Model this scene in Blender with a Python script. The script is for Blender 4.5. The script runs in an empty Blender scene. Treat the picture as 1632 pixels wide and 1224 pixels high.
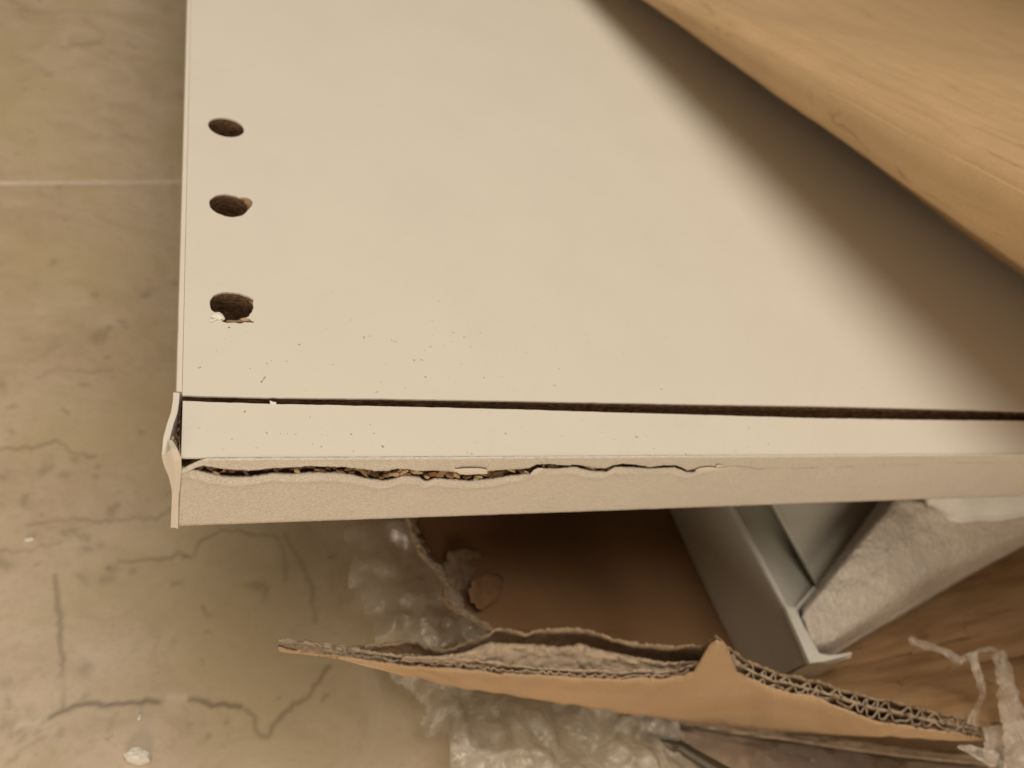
import bpy, bmesh, math, random
import numpy as np
from mathutils import Vector, Matrix, noise, geometry

# One Blender unit is one centimetre.
SC = bpy.context.scene
SC.unit_settings.system = 'METRIC'
SC.unit_settings.scale_length = 0.01
random.seed(7)

# ---------------------------------------------------------------- camera
F = 1273.32                                    # focal length in photo pixels (1632 wide)
CX, CY = 816.0, 612.0
def _n(a, b):
    v = np.array([a, b, F]); return v / np.linalg.norm(v)
_X = _n(3800 - CX, 712 - CY); _Y = _n(325 - CX, -950 - CY)
_Z = np.cross(_X, _Y); _Z /= np.linalg.norm(_Z)
_Y = np.cross(_Z, _X)
RW = np.array([_X, _Y, _Z])                    # rows: world axes seen from the camera
CAM = np.array([-0.1656, -7.5528, 10.3671])
cam_d = bpy.data.cameras.new('camera'); cam = bpy.data.objects.new('camera', cam_d)
SC.collection.objects.link(cam); SC.camera = cam
cx = RW @ np.array([1, 0, 0]); cy = RW @ np.array([0, -1, 0]); cz = RW @ np.array([0, 0, -1])
cam.matrix_world = Matrix(((cx[0], cy[0], cz[0], CAM[0]), (cx[1], cy[1], cz[1], CAM[1]), (cx[2], cy[2], cz[2], CAM[2]), (0, 0, 0, 1)))
cam_d.sensor_width = 36; cam_d.lens = F / 1632 * 36
cam_d.clip_start = 0.5; cam_d.clip_end = 1000
cam_d.dof.use_dof = True
cam_d.dof.focus_distance = 13.3
cam_d.dof.aperture_fstop = cam_d.lens * 1e-3 / 0.16

# ---------------------------------------------------------------- light: a warm room lamp overhead, the glow of the walls and an added front fill
w = bpy.data.worlds.new('World'); SC.world = w; w.use_nodes = True
bg = w.node_tree.nodes['Background']
bg.inputs[0].default_value = (1.0, 0.80, 0.555, 1); bg.inputs[1].default_value = 0.13
def area(name, loc, target, size, power, col):
    d = bpy.data.lights.new(name, 'AREA'); d.shape = 'DISK'; d.size = size; d.energy = power; d.color = col
    o = bpy.data.objects.new(name, d); SC.collection.objects.link(o); o.location = loc
    o.rotation_euler = (Vector(target) - Vector(loc)).to_track_quat('-Z', 'Y').to_euler()
    return o
area('ceiling_lamp', (3, 5, 80), (4, 4, 0), 90, 61500, (1.0, 0.895, 0.76))
area('front_fill', (-9, -56, 13), (4, 0, -3), 30, 17000, (1.0, 0.84, 0.65))  # added low fill that brightens the front edge, not a lamp of the room
SC.view_settings.view_transform = 'Standard'; SC.view_settings.look = 'None'
SC.view_settings.gamma = 1; SC.view_settings.exposure = 0

# ---------------------------------------------------------------- helpers
def ray(px, py): return RW @ np.array([px - CX, py - CY, F])
def P(px, py, z=0.0):                          # the point of height z seen at a pixel
    r = ray(px, py); t = (z - CAM[2]) / r[2]; return CAM + r * t
def PY(px, py, y=0.0):                         # the point of the upright plane y
    r = ray(px, py); t = (y - CAM[1]) / r[1]; return CAM + r * t
def nz(x, y=0.0, z=0.0): return noise.noise(Vector((x, y, z)))
def fbm(x, y=0.0, z=0.0, o=4):
    return noise.fractal(Vector((x, y, z)), 1.0, 2.0, o)
def smooth(a, b, x):
    t = min(1, max(0, (x - a) / (b - a))); return t * t * (3 - 2 * t)
def lerp(a, b, t): return a + (b - a) * t

def thing(name, label, cat, loc, group=None):
    o = bpy.data.objects.new(name, None); SC.collection.objects.link(o)
    o.empty_display_size = 0.5; o.location = loc; o['label'] = label; o['category'] = cat
    if group: o['group'] = group
    bpy.context.view_layer.update()
    return o
def obj(name, verts, faces, mat, parent=None, smooth_=False, label=None, kind=None, thick=None, off=0.0, cat=None, group=None):
    me = bpy.data.meshes.new(name)
    me.from_pydata([tuple(map(float, v)) for v in verts], [], faces); me.update()
    if smooth_: me.polygons.foreach_set('use_smooth', [True] * len(me.polygons))
    if mat: me.materials.append(mat)
    o = bpy.data.objects.new(name, me); SC.collection.objects.link(o)
    if parent:
        o.parent = parent
        pm = Matrix.Translation(parent.location) if parent.type == 'EMPTY' else Matrix.Identity(4)
        o.matrix_parent_inverse = pm.inverted()
    if label: o['label'] = label
    if kind: o['kind'] = kind
    if cat: o['category'] = cat
    if group: o['group'] = group
    if thick:
        m = o.modifiers.new('thickness', 'SOLIDIFY'); m.thickness = thick; m.offset = off; m.use_even_offset = False
    return o
def grid(rows):
    """rows: list of equal length point lists -> verts, faces"""
    n = len(rows[0]); v = [p for r in rows for p in r]; f = []
    for i in range(len(rows) - 1):
        for j in range(n - 1):
            a = i * n + j; f.append((a, a + 1, a + n + 1, a + n))
    return v, f
def inside(p, poly):
    c = False; n = len(poly); j = n - 1
    for i in range(n):
        if (poly[i][1] > p[1]) != (poly[j][1] > p[1]) and p[0] < (poly[j][0] - poly[i][0]) * (p[1] - poly[i][1]) / (poly[j][1] - poly[i][1]) + poly[i][0]: c = not c
        j = i
    return c
def prism(outer, holes, z0, z1):
    """flat slab with holes, outline in world x, y"""
    pts = [Vector((p[0], p[1])) for p in outer]; edges = [(i, (i + 1) % len(outer)) for i in range(len(outer))]
    for h in holes:
        b = len(pts); pts += [Vector((p[0], p[1])) for p in h]; edges += [(b + i, b + (i + 1) % len(h)) for i in range(len(h))]
    r = geometry.delaunay_2d_cdt(pts, edges, [], 0, 1e-6)
    vs, fs = r[0], r[2]; n = len(vs)
    V = [(v.x, v.y, z1) for v in vs] + [(v.x, v.y, z0) for v in vs]; Fc = []
    cnt = {}
    for t in fs:
        c = sum((vs[i] for i in t), Vector((0, 0))) / len(t)
        if not inside(c, outer) or any(inside(c, h) for h in holes): continue
        a = sum(vs[t[i]].x * vs[t[(i + 1) % 3]].y - vs[t[(i + 1) % 3]].x * vs[t[i]].y for i in range(3))
        t = tuple(t) if a > 0 else tuple(reversed(t))
        Fc.append(t); Fc.append(tuple(n + i for i in reversed(t)))
        for i in range(3): cnt[(t[i], t[(i + 1) % 3])] = 1
    for (a, b) in list(cnt):
        if (b, a) not in cnt: Fc.append((b, a, n + a, n + b))
    return V, Fc
def resample(pts, step):
    """polyline (tuples of any length) -> evenly spaced"""
    pts = [np.array(p, float) for p in pts]; out = []
    for a, b in zip(pts, pts[1:]):
        k = max(1, int(round(np.linalg.norm((b - a)[:2]) / step)))
        for i in range(k): out.append(a + (b - a) * i / k)
    out.append(pts[-1]); return out
def by_x(pts, x):
    return float(np.interp(x, [p[0] for p in pts], [p[1] for p in pts]))

# ---------------------------------------------------------------- materials
class NT:
    def __init__(s, name):
        s.m = bpy.data.materials.new(name); s.m.use_nodes = True; s.t = s.m.node_tree; s.b = s.t.nodes['Principled BSDF']
        s.tc = s.t.nodes.new('ShaderNodeTexCoord').outputs['Object']
    def n(s, typ, **kw):
        x = s.t.nodes.new(typ)
        for k, v in kw.items(): setattr(x, k, v)
        return x
    def link(s, a, b): s.t.links.new(a, b)
    def mapping(s, scale=(1, 1, 1), rot=(0, 0, 0)):
        m = s.n('ShaderNodeMapping'); m.inputs['Scale'].default_value = scale; m.inputs['Rotation'].default_value = rot
        if any(rot):
            r_ = s.n('ShaderNodeMapping'); r_.inputs['Rotation'].default_value = rot; m.inputs['Rotation'].default_value = (0, 0, 0)
            s.link(s.tc, r_.inputs['Vector']); s.link(r_.outputs[0], m.inputs['Vector']); return m.outputs[0]
        s.link(s.tc, m.inputs['Vector']); return m.outputs[0]
    def noise(s, scale, detail=4, rough=.55, vec=None, dist=0):
        x = s.n('ShaderNodeTexNoise'); x.inputs['Scale'].default_value = scale; x.inputs['Detail'].default_value = detail
        x.inputs['Roughness'].default_value = rough; x.inputs['Distortion'].default_value = dist
        s.link(vec or s.tc, x.inputs['Vector']); return x.outputs['Fac']
    def ramp(s, fac, stops):
        r = s.n('ShaderNodeValToRGB'); e = r.color_ramp.elements
        while len(e) < len(stops): e.new(0.5)
        for i, (p, c) in enumerate(stops):
            e[i].position = p; e[i].color = (c, c, c, 1) if not isinstance(c, tuple) else (*c, 1)
        s.link(fac, r.inputs[0]); return r.outputs[0]
    def mix(s, fac, a, b, mode='MIX'):
        x = s.n('ShaderNodeMix', data_type='RGBA', blend_type=mode)
        for sock, v in ((x.inputs[0], fac), (x.inputs[6], a), (x.inputs[7], b)):
            if isinstance(v, bpy.types.NodeSocket): s.link(v, sock)
            elif isinstance(v, tuple): sock.default_value = (*v, 1)
            else: sock.default_value = v
        return x.outputs[2]
    def bump(s, h, strength, dist=0.05, prev=None):
        x = s.n('ShaderNodeBump'); x.inputs['Strength'].default_value = strength; x.inputs['Distance'].default_value = dist
        s.link(h, x.inputs['Height'])
        if prev: s.link(prev, x.inputs['Normal'])
        return x.outputs[0]
    def done(s, col, rough=.6, normal=None, spec=.4):
        if isinstance(col, tuple): s.b.inputs['Base Color'].default_value = (*col, 1)
        else: s.link(col, s.b.inputs['Base Color'])
        if isinstance(rough, bpy.types.NodeSocket): s.link(rough, s.b.inputs['Roughness'])
        else: s.b.inputs['Roughness'].default_value = rough
        s.b.inputs['Specular IOR Level'].default_value = spec
        if normal: s.link(normal, s.b.inputs['Normal'])
        return s.m

def m_laminate():
    t = NT('white_laminate')
    a = t.noise(.5, 3); b = t.noise(9, 5, .6, t.mapping((1, 2.5, 1)))
    c = t.ramp(a, [(.3, (.715, .672, .588)), (.7, (.73, .686, .60))])
    c = t.mix(t.ramp(b, [(.55, 0.0), (.85, .12)]), c, (.60, .55, .46))
    sp = t.noise(26, 2, .5); c = t.mix(t.ramp(sp, [(.735, 0.0), (.78, .45)]), c, (.42, .32, .21))
    sm = t.noise(1.3, 6, .7, t.mapping((1, .35, 1), (0, 0, .7)), 1.5); c = t.mix(t.ramp(sm, [(.55, 0.0), (.75, .16)]), c, (.60, .54, .45))
    sc_ = t.noise(3.0, 2, .5, t.mapping((.25, 9, 1), (0, 0, .9))); c = t.mix(t.ramp(sc_, [(.70, 0.0), (.76, .10)]), c, (.50, .43, .33))
    n = t.bump(t.noise(45, 3), .22, .006); n = t.bump(t.noise(1.6, 2), .05, .05, n)
    return t.done(c, t.ramp(a, [(.3, .42), (.7, .50)]), n, .42)
def m_band(texture=True):
    t = NT('embossed_edge_foil' if texture else 'edge_strip_plastic')
    a = t.noise(1.1, 3)
    c = t.ramp(a, [(.3, (.73, .665, .58)), (.7, (.77, .70, .61))])
    g = t.noise(11, 4, .7); c = t.mix(t.ramp(g, [(.68, 0.0), (.80, .22)]), c, (.50, .44, .37))
    n = None
    if texture:
        v = t.noise(17, 3, .6, t.mapping((1, 1, 1.3)), .8)
        c = t.mix(t.ramp(v, [(.35, .22), (.55, 0.0)]), c, (.52, .47, .41))
        n = t.bump(v, .9, .045); n = t.bump(t.noise(4, 2), .15, .03, n)
    else: n = t.bump(t.noise(30, 3), .15, .006)
    return t.done(c, .55, n, .35)
def m_chip(name='chipboard_core', dark=1.0):
    t = NT(name)
    v = t.mapping((7, 9, 22)); a = t.noise(1.0, 6, .68, v, .6)
    c = t.ramp(a, [(.28, (.030 * dark, .016 * dark, .009 * dark)), (.45, (.13 * dark, .075 * dark, .042 * dark)), (.6, (.25 * dark, .155 * dark, .09 * dark)), (.78, (.46 * dark, .32 * dark, .19 * dark))])
    n = t.bump(a, .9, .05)
    return t.done(c, .85, n, .15)
def m_plain(name, col, rough=.7, var=.12, sc=8, bump=.3, bd=.01, spec=.25):
    t = NT(name); a = t.noise(sc, 4, .6)
    lo = tuple(max(0, c * (1 - var)) for c in col); hi = tuple(min(1, c * (1 + var)) for c in col)
    return t.done(t.ramp(a, [(.3, lo), (.7, hi)]), rough, t.bump(t.noise(sc * 4, 4), bump, bd), spec)
def m_kraft(name, base, streak_rot=0.0, streak=.5, crease=0.25):
    t = NT(name)
    v = t.mapping((.22, 2.4, 1.0), (0, 0, streak_rot))
    a = t.noise(1.0, 5, .6, v, .3); f = t.noise(16, 5, .7); big = t.noise(.35, 3)
    b = base
    c = t.ramp(big, [(.3, tuple(x * .93 for x in b)), (.7, tuple(min(1, x * 1.05) for x in b))])
    c = t.mix(t.ramp(a, [(.38, streak), (.55, 0.0)]), c, (b[0] * .70, b[1] * .62, b[2] * .52))
    c = t.mix(t.ramp(f, [(.25, .28), (.6, 0.0)]), c, (b[0] * .60, b[1] * .53, b[2] * .45))
    fib = t.noise(34, 2, .5, t.mapping((1, 3.5, 1), (0, 0, streak_rot + .4)))
    c = t.mix(t.ramp(fib, [(.70, 0.0), (.80, .35)]), c, (b[0] * 1.3, b[1] * 1.28, b[2] * 1.2))
    # sharp little creases in the liner
    w_ = t.n('ShaderNodeTexVoronoi', feature='DISTANCE_TO_EDGE'); w_.inputs['Scale'].default_value = 1.0
    mr = t.n('ShaderNodeMapping'); mr.inputs['Rotation'].default_value = (0, 0, streak_rot); mp = t.n('ShaderNodeMapping'); mp.inputs['Scale'].default_value = (.06, 1.3, .6); t.link(mr.outputs[0], mp.inputs[0])
    ns = t.n('ShaderNodeTexNoise'); ns.inputs['Scale'].default_value = .8; t.link(t.tc, ns.inputs['Vector'])
    ad = t.n('ShaderNodeVectorMath', operation='MULTIPLY_ADD'); ad.inputs[1].default_value = (.5, .5, .5)
    t.link(ns.outputs['Color'], ad.inputs[0]); t.link(t.tc, ad.inputs[2]); t.link(ad.outputs[0], mr.inputs[0]); t.link(mp.outputs[0], w_.inputs['Vector'])
    msk = t.ramp(t.noise(.9, 2), [(.50, 0.0), (.60, 1.0)])
    cr = t.ramp(w_.outputs['Distance'], [(0.0, 1.0), (.018, 0.0)])
    crm = t.mix(1.0, cr, msk, 'MULTIPLY')
    k = t.n('ShaderNodeMath', operation='MULTIPLY'); k.inputs[1].default_value = crease; t.link(crm, k.inputs[0])
    c = t.mix(k.outputs[0], c, (b[0] * .42, b[1] * .32, b[2] * .24))
    sh = t.noise(2.6, 3, .55, t.mapping((.22, 3.0, 1), (0, 0, streak_rot + .12)), .4); mk2 = t.ramp(t.noise(.7, 2), [(.48, 0.0), (.6, 1.0)])
    shr = t.mix(1.0, t.ramp(sh, [(.72, 0.0), (.76, 1.0)]), mk2, 'MULTIPLY')
    k2 = t.n('ShaderNodeMath', operation='MULTIPLY'); k2.inputs[1].default_value = crease; t.link(shr, k2.inputs[0])
    c = t.mix(k2.outputs[0], c, (b[0] * .42, b[1] * .32, b[2] * .24))
    n = t.bump(f, .5, .014); n = t.bump(a, .25, .05, n); n = t.bump(crm, -.5 * crease * 3, .04, n)
    return t.done(c, .72, n, .28)
def m_marble():
    t = NT('beige_marble')
    a = t.noise(.16, 5, .6, None, .4); b = t.noise(.55, 6, .62, t.mapping((1, 1.3, 1), (0, 0, .3)), 1.0)
    c = t.ramp(a, [(.3, (.46, .352, .235)), (.5, (.515, .405, .278)), (.72, (.56, .45, .325))])
    c = t.mix(t.ramp(b, [(.30, .45), (.50, 0.0)]), c, (.34, .255, .155))
    fi = t.noise(5, 6, .7); c = t.mix(t.ramp(fi, [(.30, .30), (.52, 0.0)]), c, (.31, .23, .14))
    c = t.mix(t.ramp(b, [(.52, 0.0), (.70, .5)]), c, (.62, .51, .385))
    y = t.noise(.22, 3, .5, t.mapping((1, 1, 1), (0, 0, 1.2))); c = t.mix(t.ramp(y, [(.46, 0.0), (.62, .5)]), c, (.47, .375, .205))
    sp = t.noise(1.9, 3, .6); c = t.mix(t.ramp(sp, [(.66, 0.0), (.76, .40)]), c, (.17, .12, .065))
    at = t.n('ShaderNodeAttribute', attribute_name='vein'); sx = t.n('ShaderNodeSeparateColor'); t.link(at.outputs['Color'], sx.inputs[0])
    c = t.mix(sx.outputs[0], c, (.12, .082, .045)); c = t.mix(sx.outputs[1], c, (.60, .50, .37))
    n = t.bump(t.noise(3, 4), .05, .03)
    return t.done(c, t.ramp(b, [(.3, .42), (.7, .30)]), n, .4)
def m_film(name, alpha=.5, col=(.85, .82, .76), rough=.13):
    t = NT(name); nt = t.t
    tr = t.n('ShaderNodeBsdfTransparent'); tl = t.n('ShaderNodeBsdfTranslucent'); tl.inputs[0].default_value = (*col, 1)
    df = t.n('ShaderNodeBsdfDiffuse'); df.inputs[0].default_value = (*col, 1)
    gl = t.n('ShaderNodeBsdfGlossy'); gl.inputs['Roughness'].default_value = rough; gl.inputs[0].default_value = (.9, .88, .85, 1)
    nrm = t.bump(t.noise(2.2, 3, .5, None, 1.5), .5, .15)
    for g in (gl, df): t.link(nrm, g.inputs['Normal'])
    m1 = t.n('ShaderNodeMixShader'); m1.inputs[0].default_value = .5; t.link(df.outputs[0], m1.inputs[1]); t.link(tl.outputs[0], m1.inputs[2])
    m2 = t.n('ShaderNodeMixShader'); t.link(t.ramp(t.noise(.9, 4, .6, None, 1.2), [(.35, alpha * .35), (.68, min(1, alpha * 1.6))]), m2.inputs[0]); t.link(tr.outputs[0], m2.inputs[1]); t.link(m1.outputs[0], m2.inputs[2])
    fr = t.n('ShaderNodeFresnel'); fr.inputs[0].default_value = 1.5; t.link(nrm, fr.inputs['Normal'])
    m3 = t.n('ShaderNodeMixShader'); t.link(fr.outputs[0], m3.inputs[0]); t.link(m2.outputs[0], m3.inputs[1]); t.link(gl.outputs[0], m3.inputs[2])
    t.link(m3.outputs[0], nt.nodes['Material Output'].inputs['Surface'])
    return t.m

LAM = m_laminate(); FOIL = m_band(True); STRIP = m_band(False)
CHIP = m_chip(); CHIPD = m_chip('chipboard_cut_face', 1.35)
CHIPS = [m_plain('pale_wood_flake', (.52, .38, .22), .7, .2, 14), m_plain('tan_wood_flake', (.30, .19, .10), .7, .25, 14),
         m_plain('orange_wood_flake', (.27, .125, .05), .7, .25, 14), m_plain('dark_wood_flake', (.12, .07, .04), .8, .3, 14), m_plain('brown_wood_flake', (.16, .09, .05), .8, .3, 14)]
KRAFT = m_kraft('kraft_liner', (.55, .375, .205), 1.44, .22, .5)
_d = P(1640, 960, -7.3) - P(1300, 1070, -7.3)
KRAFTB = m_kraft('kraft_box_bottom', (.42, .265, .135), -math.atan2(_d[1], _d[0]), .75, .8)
KRAFTI = m_kraft('kraft_box_inside', (.29, .162, .078), 1.2, .10, 0.0)  # kraft darkened so its colour carries part of the box's inner shade
KRAFTL = m_kraft('kraft_outer_face', (.47, .32, .19), 0.05, .2, 0.0)
TORN = m_plain('torn_paper_fibre', (.43, .335, .24), .9, .22, 5, .8, .04, .1)
TORND = m_plain('torn_inner_paper', (.33, .235, .15), .9, .25, 5, .8, .04, .1)
GREYB = m_plain('greyish_brown_board', (.36, .27, .20), .6, .15, 3, .4, .02)
MARBLE = m_marble()
GROUT = m_plain('pale_grout', (.62, .525, .40), .85, .1, 3)
WHITE = m_plain('white_lacquered_board', (.70, .68, .60), .4, .03, 1, .1, .01, .4)
CRUMB = m_plain('white_crumb', (.80, .76, .68), .6, .05, 6)
FILM = m_film('bubble_film_plastic', .24, (.92, .84, .74)); FILMW = m_film('milky_bubble_film', .55, (.93, .87, .77)); FILMT = m_film('milky_torn_film', .6, (.88, .79, .68))
def m_foam():
    t = NT('wrinkled_foam_skin'); v = t.mapping((1.5, .8, 1.2), (0, 0, .6)); a = t.noise(5.5, 5, .62, v, .8)
    vo = t.n('ShaderNodeTexVoronoi'); vo.inputs['Scale'].default_value = 7; t.link(v, vo.inputs['Vector'])
    n = t.bump(a, .7, .07); n = t.bump(vo.outputs['Distance'], .6, .05, n); n = t.bump(t.noise(1.2, 2), .25, .1, n)
    return t.done(t.ramp(a, [(.3, (.60, .52, .44)), (.65, (.74, .66, .57))]), .20, n, .6)
FOAM = m_foam()
FOAMT = m_plain('lit_foam_top', (.90, .88, .82), .6, .04, 6, .3, .02)  # same foam, light on its top put into a whiter colour
DARKST = m_plain('dark_olive_strip', (.07, .055, .03), .3, .2, 2, .1, .01, .5)

# ---------------------------------------------------------------- the floor: two marble tiles, the joint between them, cracks and veins
FZ = -9.0
a0 = P(0, 291, FZ)[:2]; a1 = P(288, 289, FZ)[:2]
du = (a1 - a0) / np.linalg.norm(a1 - a0); dv = np.array([-du[1], du[0]])
o = obj('floor', [(-60, -60, FZ - .03), (90, -60, FZ - .03), (90, 110, FZ - .03), (-60, 110, FZ - .03)], [(0, 1, 2, 3)], GROUT, kind='structure')
floor = o
veins = [  # photo pixels, half width in cm, strength, channel
 ([(66, 1145), (100, 1133), (118, 1126), (170, 1127), (215, 1118), (260, 1113)], .07, .85, 0),
 ([(66, 1145), (118, 1127)], .10, .5, 0), ([(258, 1113), (298, 1112)], .06, .8, 1), ([(30, 1155), (70, 1143)], .06, .8, 1),
 ([(306, 1115), (340, 1121), (384, 1128)], .06, .8, 0), ([(392, 1131), (408, 1140), (408, 1168), (428, 1172), (442, 1148), (452, 1138)], .07, .5, 0),
 ([(446, 1145), (470, 1125), (492, 1110), (510, 1085), (525, 1062)], .075, .55, 0),
 ([(90, 920), (94, 960), (99, 1010), (96, 1060), (99, 1127)], .075, .55, 0),
 ([(0, 880), (30, 877), (60, 868), (95, 865)], .07, .40, 0), ([(40, 834), (100, 830), (180, 828), (250, 826), (275, 812), (330, 800)], .08, .32, 0),
 ([(190, 894), (255, 895), (285, 881), (303, 883), (325, 862), (352, 846), (380, 844), (400, 853), (445, 855)], .08, .42, 0),
 ([(440, 852), (452, 880), (455, 925)], .07, .3, 0), ([(455, 850), (480, 895), (498, 945), (500, 990)], .10, .32, 0),
 ([(0, 714), (50, 715), (88, 706), (118, 722), (150, 728)], .09, .40, 0), ([(60, 603), (90, 590), (180, 590)], .1, .2, 0),
 ([(0, 290), (0, 290)], .1, 0, 0), ([(40, 15), (80, 18), (140, 20)], .14, .3, 0), ([(95, 75), (140, 70), (160, 68)], .15, .35, 0), ([(185, 72), (215, 74)], .15, .25, 0),
 ([(10, 1215), (40, 1195), (70, 1175)], .06, .25, 0), ([(170, 1170), (185, 1140)], .06, .2, 0)]
blots = [(105, 858, 8), (120, 857, 6), (135, 860, 7), (158, 865, 8), (135, 876, 8), (180, 905, 8), (178, 918, 7), (168, 922, 6), (205, 913, 5), (136, 923, 7), (138, 1067, 9),
 (8, 900, 12), (15, 1100, 12), (25, 1092, 6), (5, 1150, 7), (25, 1148, 8), (22, 1160, 6), (40, 1157, 6), (43, 1175, 6), (95, 1166, 5), (93, 1175, 6), (50, 1140, 5), (14, 1126, 6), (410, 940, 10), (420, 948, 8), (405, 934, 6), (310, 1158, 4), (336, 1178, 4),
 (335, 980, 4), (150, 533, 10), (170, 527, 10), (165, 535, 8), (198, 512, 8), (200, 523, 6), (92, 418, 7), (235, 469, 9), (153, 471, 8), (128, 612, 8), (5, 615, 9), (25, 641, 7), (60, 746, 10), (72, 743, 7), (105, 755, 6), (8, 762, 8), (155, 744, 6), (152, 765, 6), (120, 735, 6), (20, 686, 6), (230, 682, 7), (48, 795, 7), (190, 815, 9), (75, 118, 9), (85, 114, 7), (35, 143, 6), (50, 226, 6), (88, 300, 6), (258, 344, 6), (60, 900, 4), (125, 862, 5), (85, 1075, 5), (125, 1120, 6), (355, 1150, 5), (275, 930, 5), (105, 350, 6), (280, 452, 8), (140, 70, 7), (200, 72, 7), (62, 1160, 5), (48, 1165, 4)]
def jagged(pl, seed):
    if pl[0] == pl[-1]: return pl
    R_ = resample(pl, 9); rj = random.Random(seed)
    return [tuple(R_[0])] + [(p[0] + rj.uniform(-2, 2), p[1] + rj.uniform(-3, 3)) for p in R_[1:-1]] + [tuple(R_[-1])]
vs_ = [(np.array([P(x, y, FZ)[:2] for x, y in jagged(pl, int(pl[0][0] + pl[0][1]))]), wd, st * .9, ch) for pl, wd, st, ch in veins]
bs_ = [(P(x, y, FZ)[:2], r * .018) for x, y, r in blots]
def tile(u0, u1, v0, v1, step):
    nu = int((u1 - u0) / step) + 1; nv = int((v1 - v0) / step) + 1
    us = np.linspace(u0, u1, nu); vs = np.linspace(v0, v1, nv)
    U, Vv = np.meshgrid(us, vs, indexing='ij')
    XY = a0 + U[..., None] * du + Vv[..., None] * dv
    eb = np.minimum(np.minimum(U - u0, u1 - U), np.minimum(Vv - v0, v1 - Vv)); Z = FZ - .02 * np.clip(1 - eb / (step * .8), 0, 1)
    pts = np.concatenate([XY, Z[..., None]], -1).reshape(-1, 3)
    I = np.arange(nu * nv).reshape(nu, nv)
    f = np.stack([I[:-1, :-1], I[1:, :-1], I[1:, 1:], I[:-1, 1:]], -1).reshape(-1, 4)
    f = f if np.cross(np.append(du, 0), np.append(dv, 0))[2] > 0 else f[:, ::-1]
    me = bpy.data.meshes.new('tile'); me.from_pydata(pts.tolist(), [], f.tolist())
    me.polygons.foreach_set('use_smooth', [True] * len(me.polygons)); me.materials.append(MARBLE)
    xy = pts[:, :2]; wob = np.array([[nz(x * 1.1, y * 1.1, 3) + .22 * nz(x * 3, y * 3, 1), nz(x * 1.1, y * 1.1, 8) + .22 * nz(x * 3, y * 3, 5), .7 + 1.1 * nz(x * .9, y * .9, 14)] for x, y in xy])
    q = xy + wob[:, :2] * .12
    D = np.zeros(len(xy)); L = np.zeros(len(xy))
    for pl, wd, st, ch in vs_:
        for a, b in zip(pl, pl[1:]):
            ab = b - a; t = np.clip(((q - a) @ ab) / max(1e-9, ab @ ab), 0, 1)
            d = np.linalg.norm(q - (a + t[:, None] * ab), axis=1)
            g = st * np.exp(-(d / max(.058, wd * .72)) ** 2) * np.clip(wob[:, 2] + .35, .25, 1)
            if ch: L = np.maximum(L, g)
            else: D = np.maximum(D, g)
    q2 = xy + wob[:, :2] * .35
    for c, r in bs_:
        g = .34 * np.exp(-(np.linalg.norm(q2 - c, axis=1) / r) ** 2); D = np.maximum(D, g)
    at = me.color_attributes.new('vein', 'FLOAT_COLOR', 'POINT')
    col = np.zeros((len(xy), 4), np.float32); col[:, 0] = D; col[:, 1] = L; col[:, 3] = 1
    at.data.foreach_set('color', col.ravel())
    t_ = bpy.data.objects.new('tile', me); SC.collection.objects.link(t_); t_.parent = floor
    return t_
tile(-3.5, 26.4, -26, -.12, .055)
tile(-3.5, 26.4, .12, 29.9, .13)
tile(-33.7, -3.7, -26, -.12, .6); tile(-33.7, -3.7, .12, 29.9, .6)
tile(26.6, 56, -26, -.09, .6); tile(26.6, 56, .09, 29.9, .6)

# ---------------------------------------------------------------- the white chipboard panel
TH = 1.8
panel = thing('chipboard_panel', 'white laminated chipboard panel with cracked front edge, groove and three drilled holes', 'furniture panel', (8, 8, -TH))
gy_top = [(289, 630), (340, 631.5), (430, 633.5), (600, 635), (650, 636), (820, 638.8), (1000, 642), (1160, 645), (1300, 647), (1632, 655)]
gy_low = [(289, 639), (340, 641), (431, 643.6), (520, 645.5), (600, 647.3), (650, 648.5), (820, 652.5), (1000, 658), (1160, 662.5), (1300, 666.5), (1480, 669.3), (1632, 671)]
gt = [P(x, y)[:2] for x, y in gy_top]; gl = [P(x, y)[:2] for x, y in gy_low]
def gext(g): # carry on in a line to x = 50
    a, b = g[-3], g[-1]; s = (b[1] - a[1]) / (b[0] - a[0]); return g + [np.array([50, b[1] + s * (50 - b[0])])]
gt = gext(gt); gl = gext(gl)
def rough_line(g, amp, fr, step, seed):
    return [np.array([p[0], p[1] + amp * (nz(p[0] * fr, seed) + .6 * nz(p[0] * fr * 3.1, seed + 4))]) for p in resample(g, step)]
gtr = rough_line(gt, .006, 5, .08, 1.3); glr = rough_line(gl, .007, 5, .08, 7.7)
gtr[0][0] = .002; glr[0][0] = .012
def circle(px, py, r, n=64, jag=0.0, s=0):
    c = P(px, py)[:2]; return [c + (r + jag * (nz(3 * math.cos(a) + s, 3 * math.sin(a)) + .5 * nz(9 * math.cos(a) + s, 9 * math.sin(a)))) * np.array([math.cos(a), math.sin(a)]) for a in [2 * math.pi * i / n for i in range(n)]]
h1 = circle(360.5, 203, .375, 64, .004, 1); h2 = circle(364.5, 327.5, .365, 64, .012, 5)
h3p = [(334, 483.5), (334.5, 479), (337, 475), (341, 470.5), (347, 468), (354, 466), (361.7, 465.6), (371, 466), (381, 467), (388, 470), (394, 471), (399, 474), (404, 477), (403, 483), (404, 490), (402, 496), (399, 500), (396, 504), (392.7, 506),
       (398, 509), (405.8, 513.6), (398, 514.5), (391, 513.8), (383, 515.6), (372, 514), (361.7, 515), (352, 511.5), (358.4, 508), (357, 504), (353.5, 500), (349, 497.5), (343.7, 498), (339, 496), (335.5, 493)]
h3 = [P(x, y)[:2] for x, y in h3p]
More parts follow.
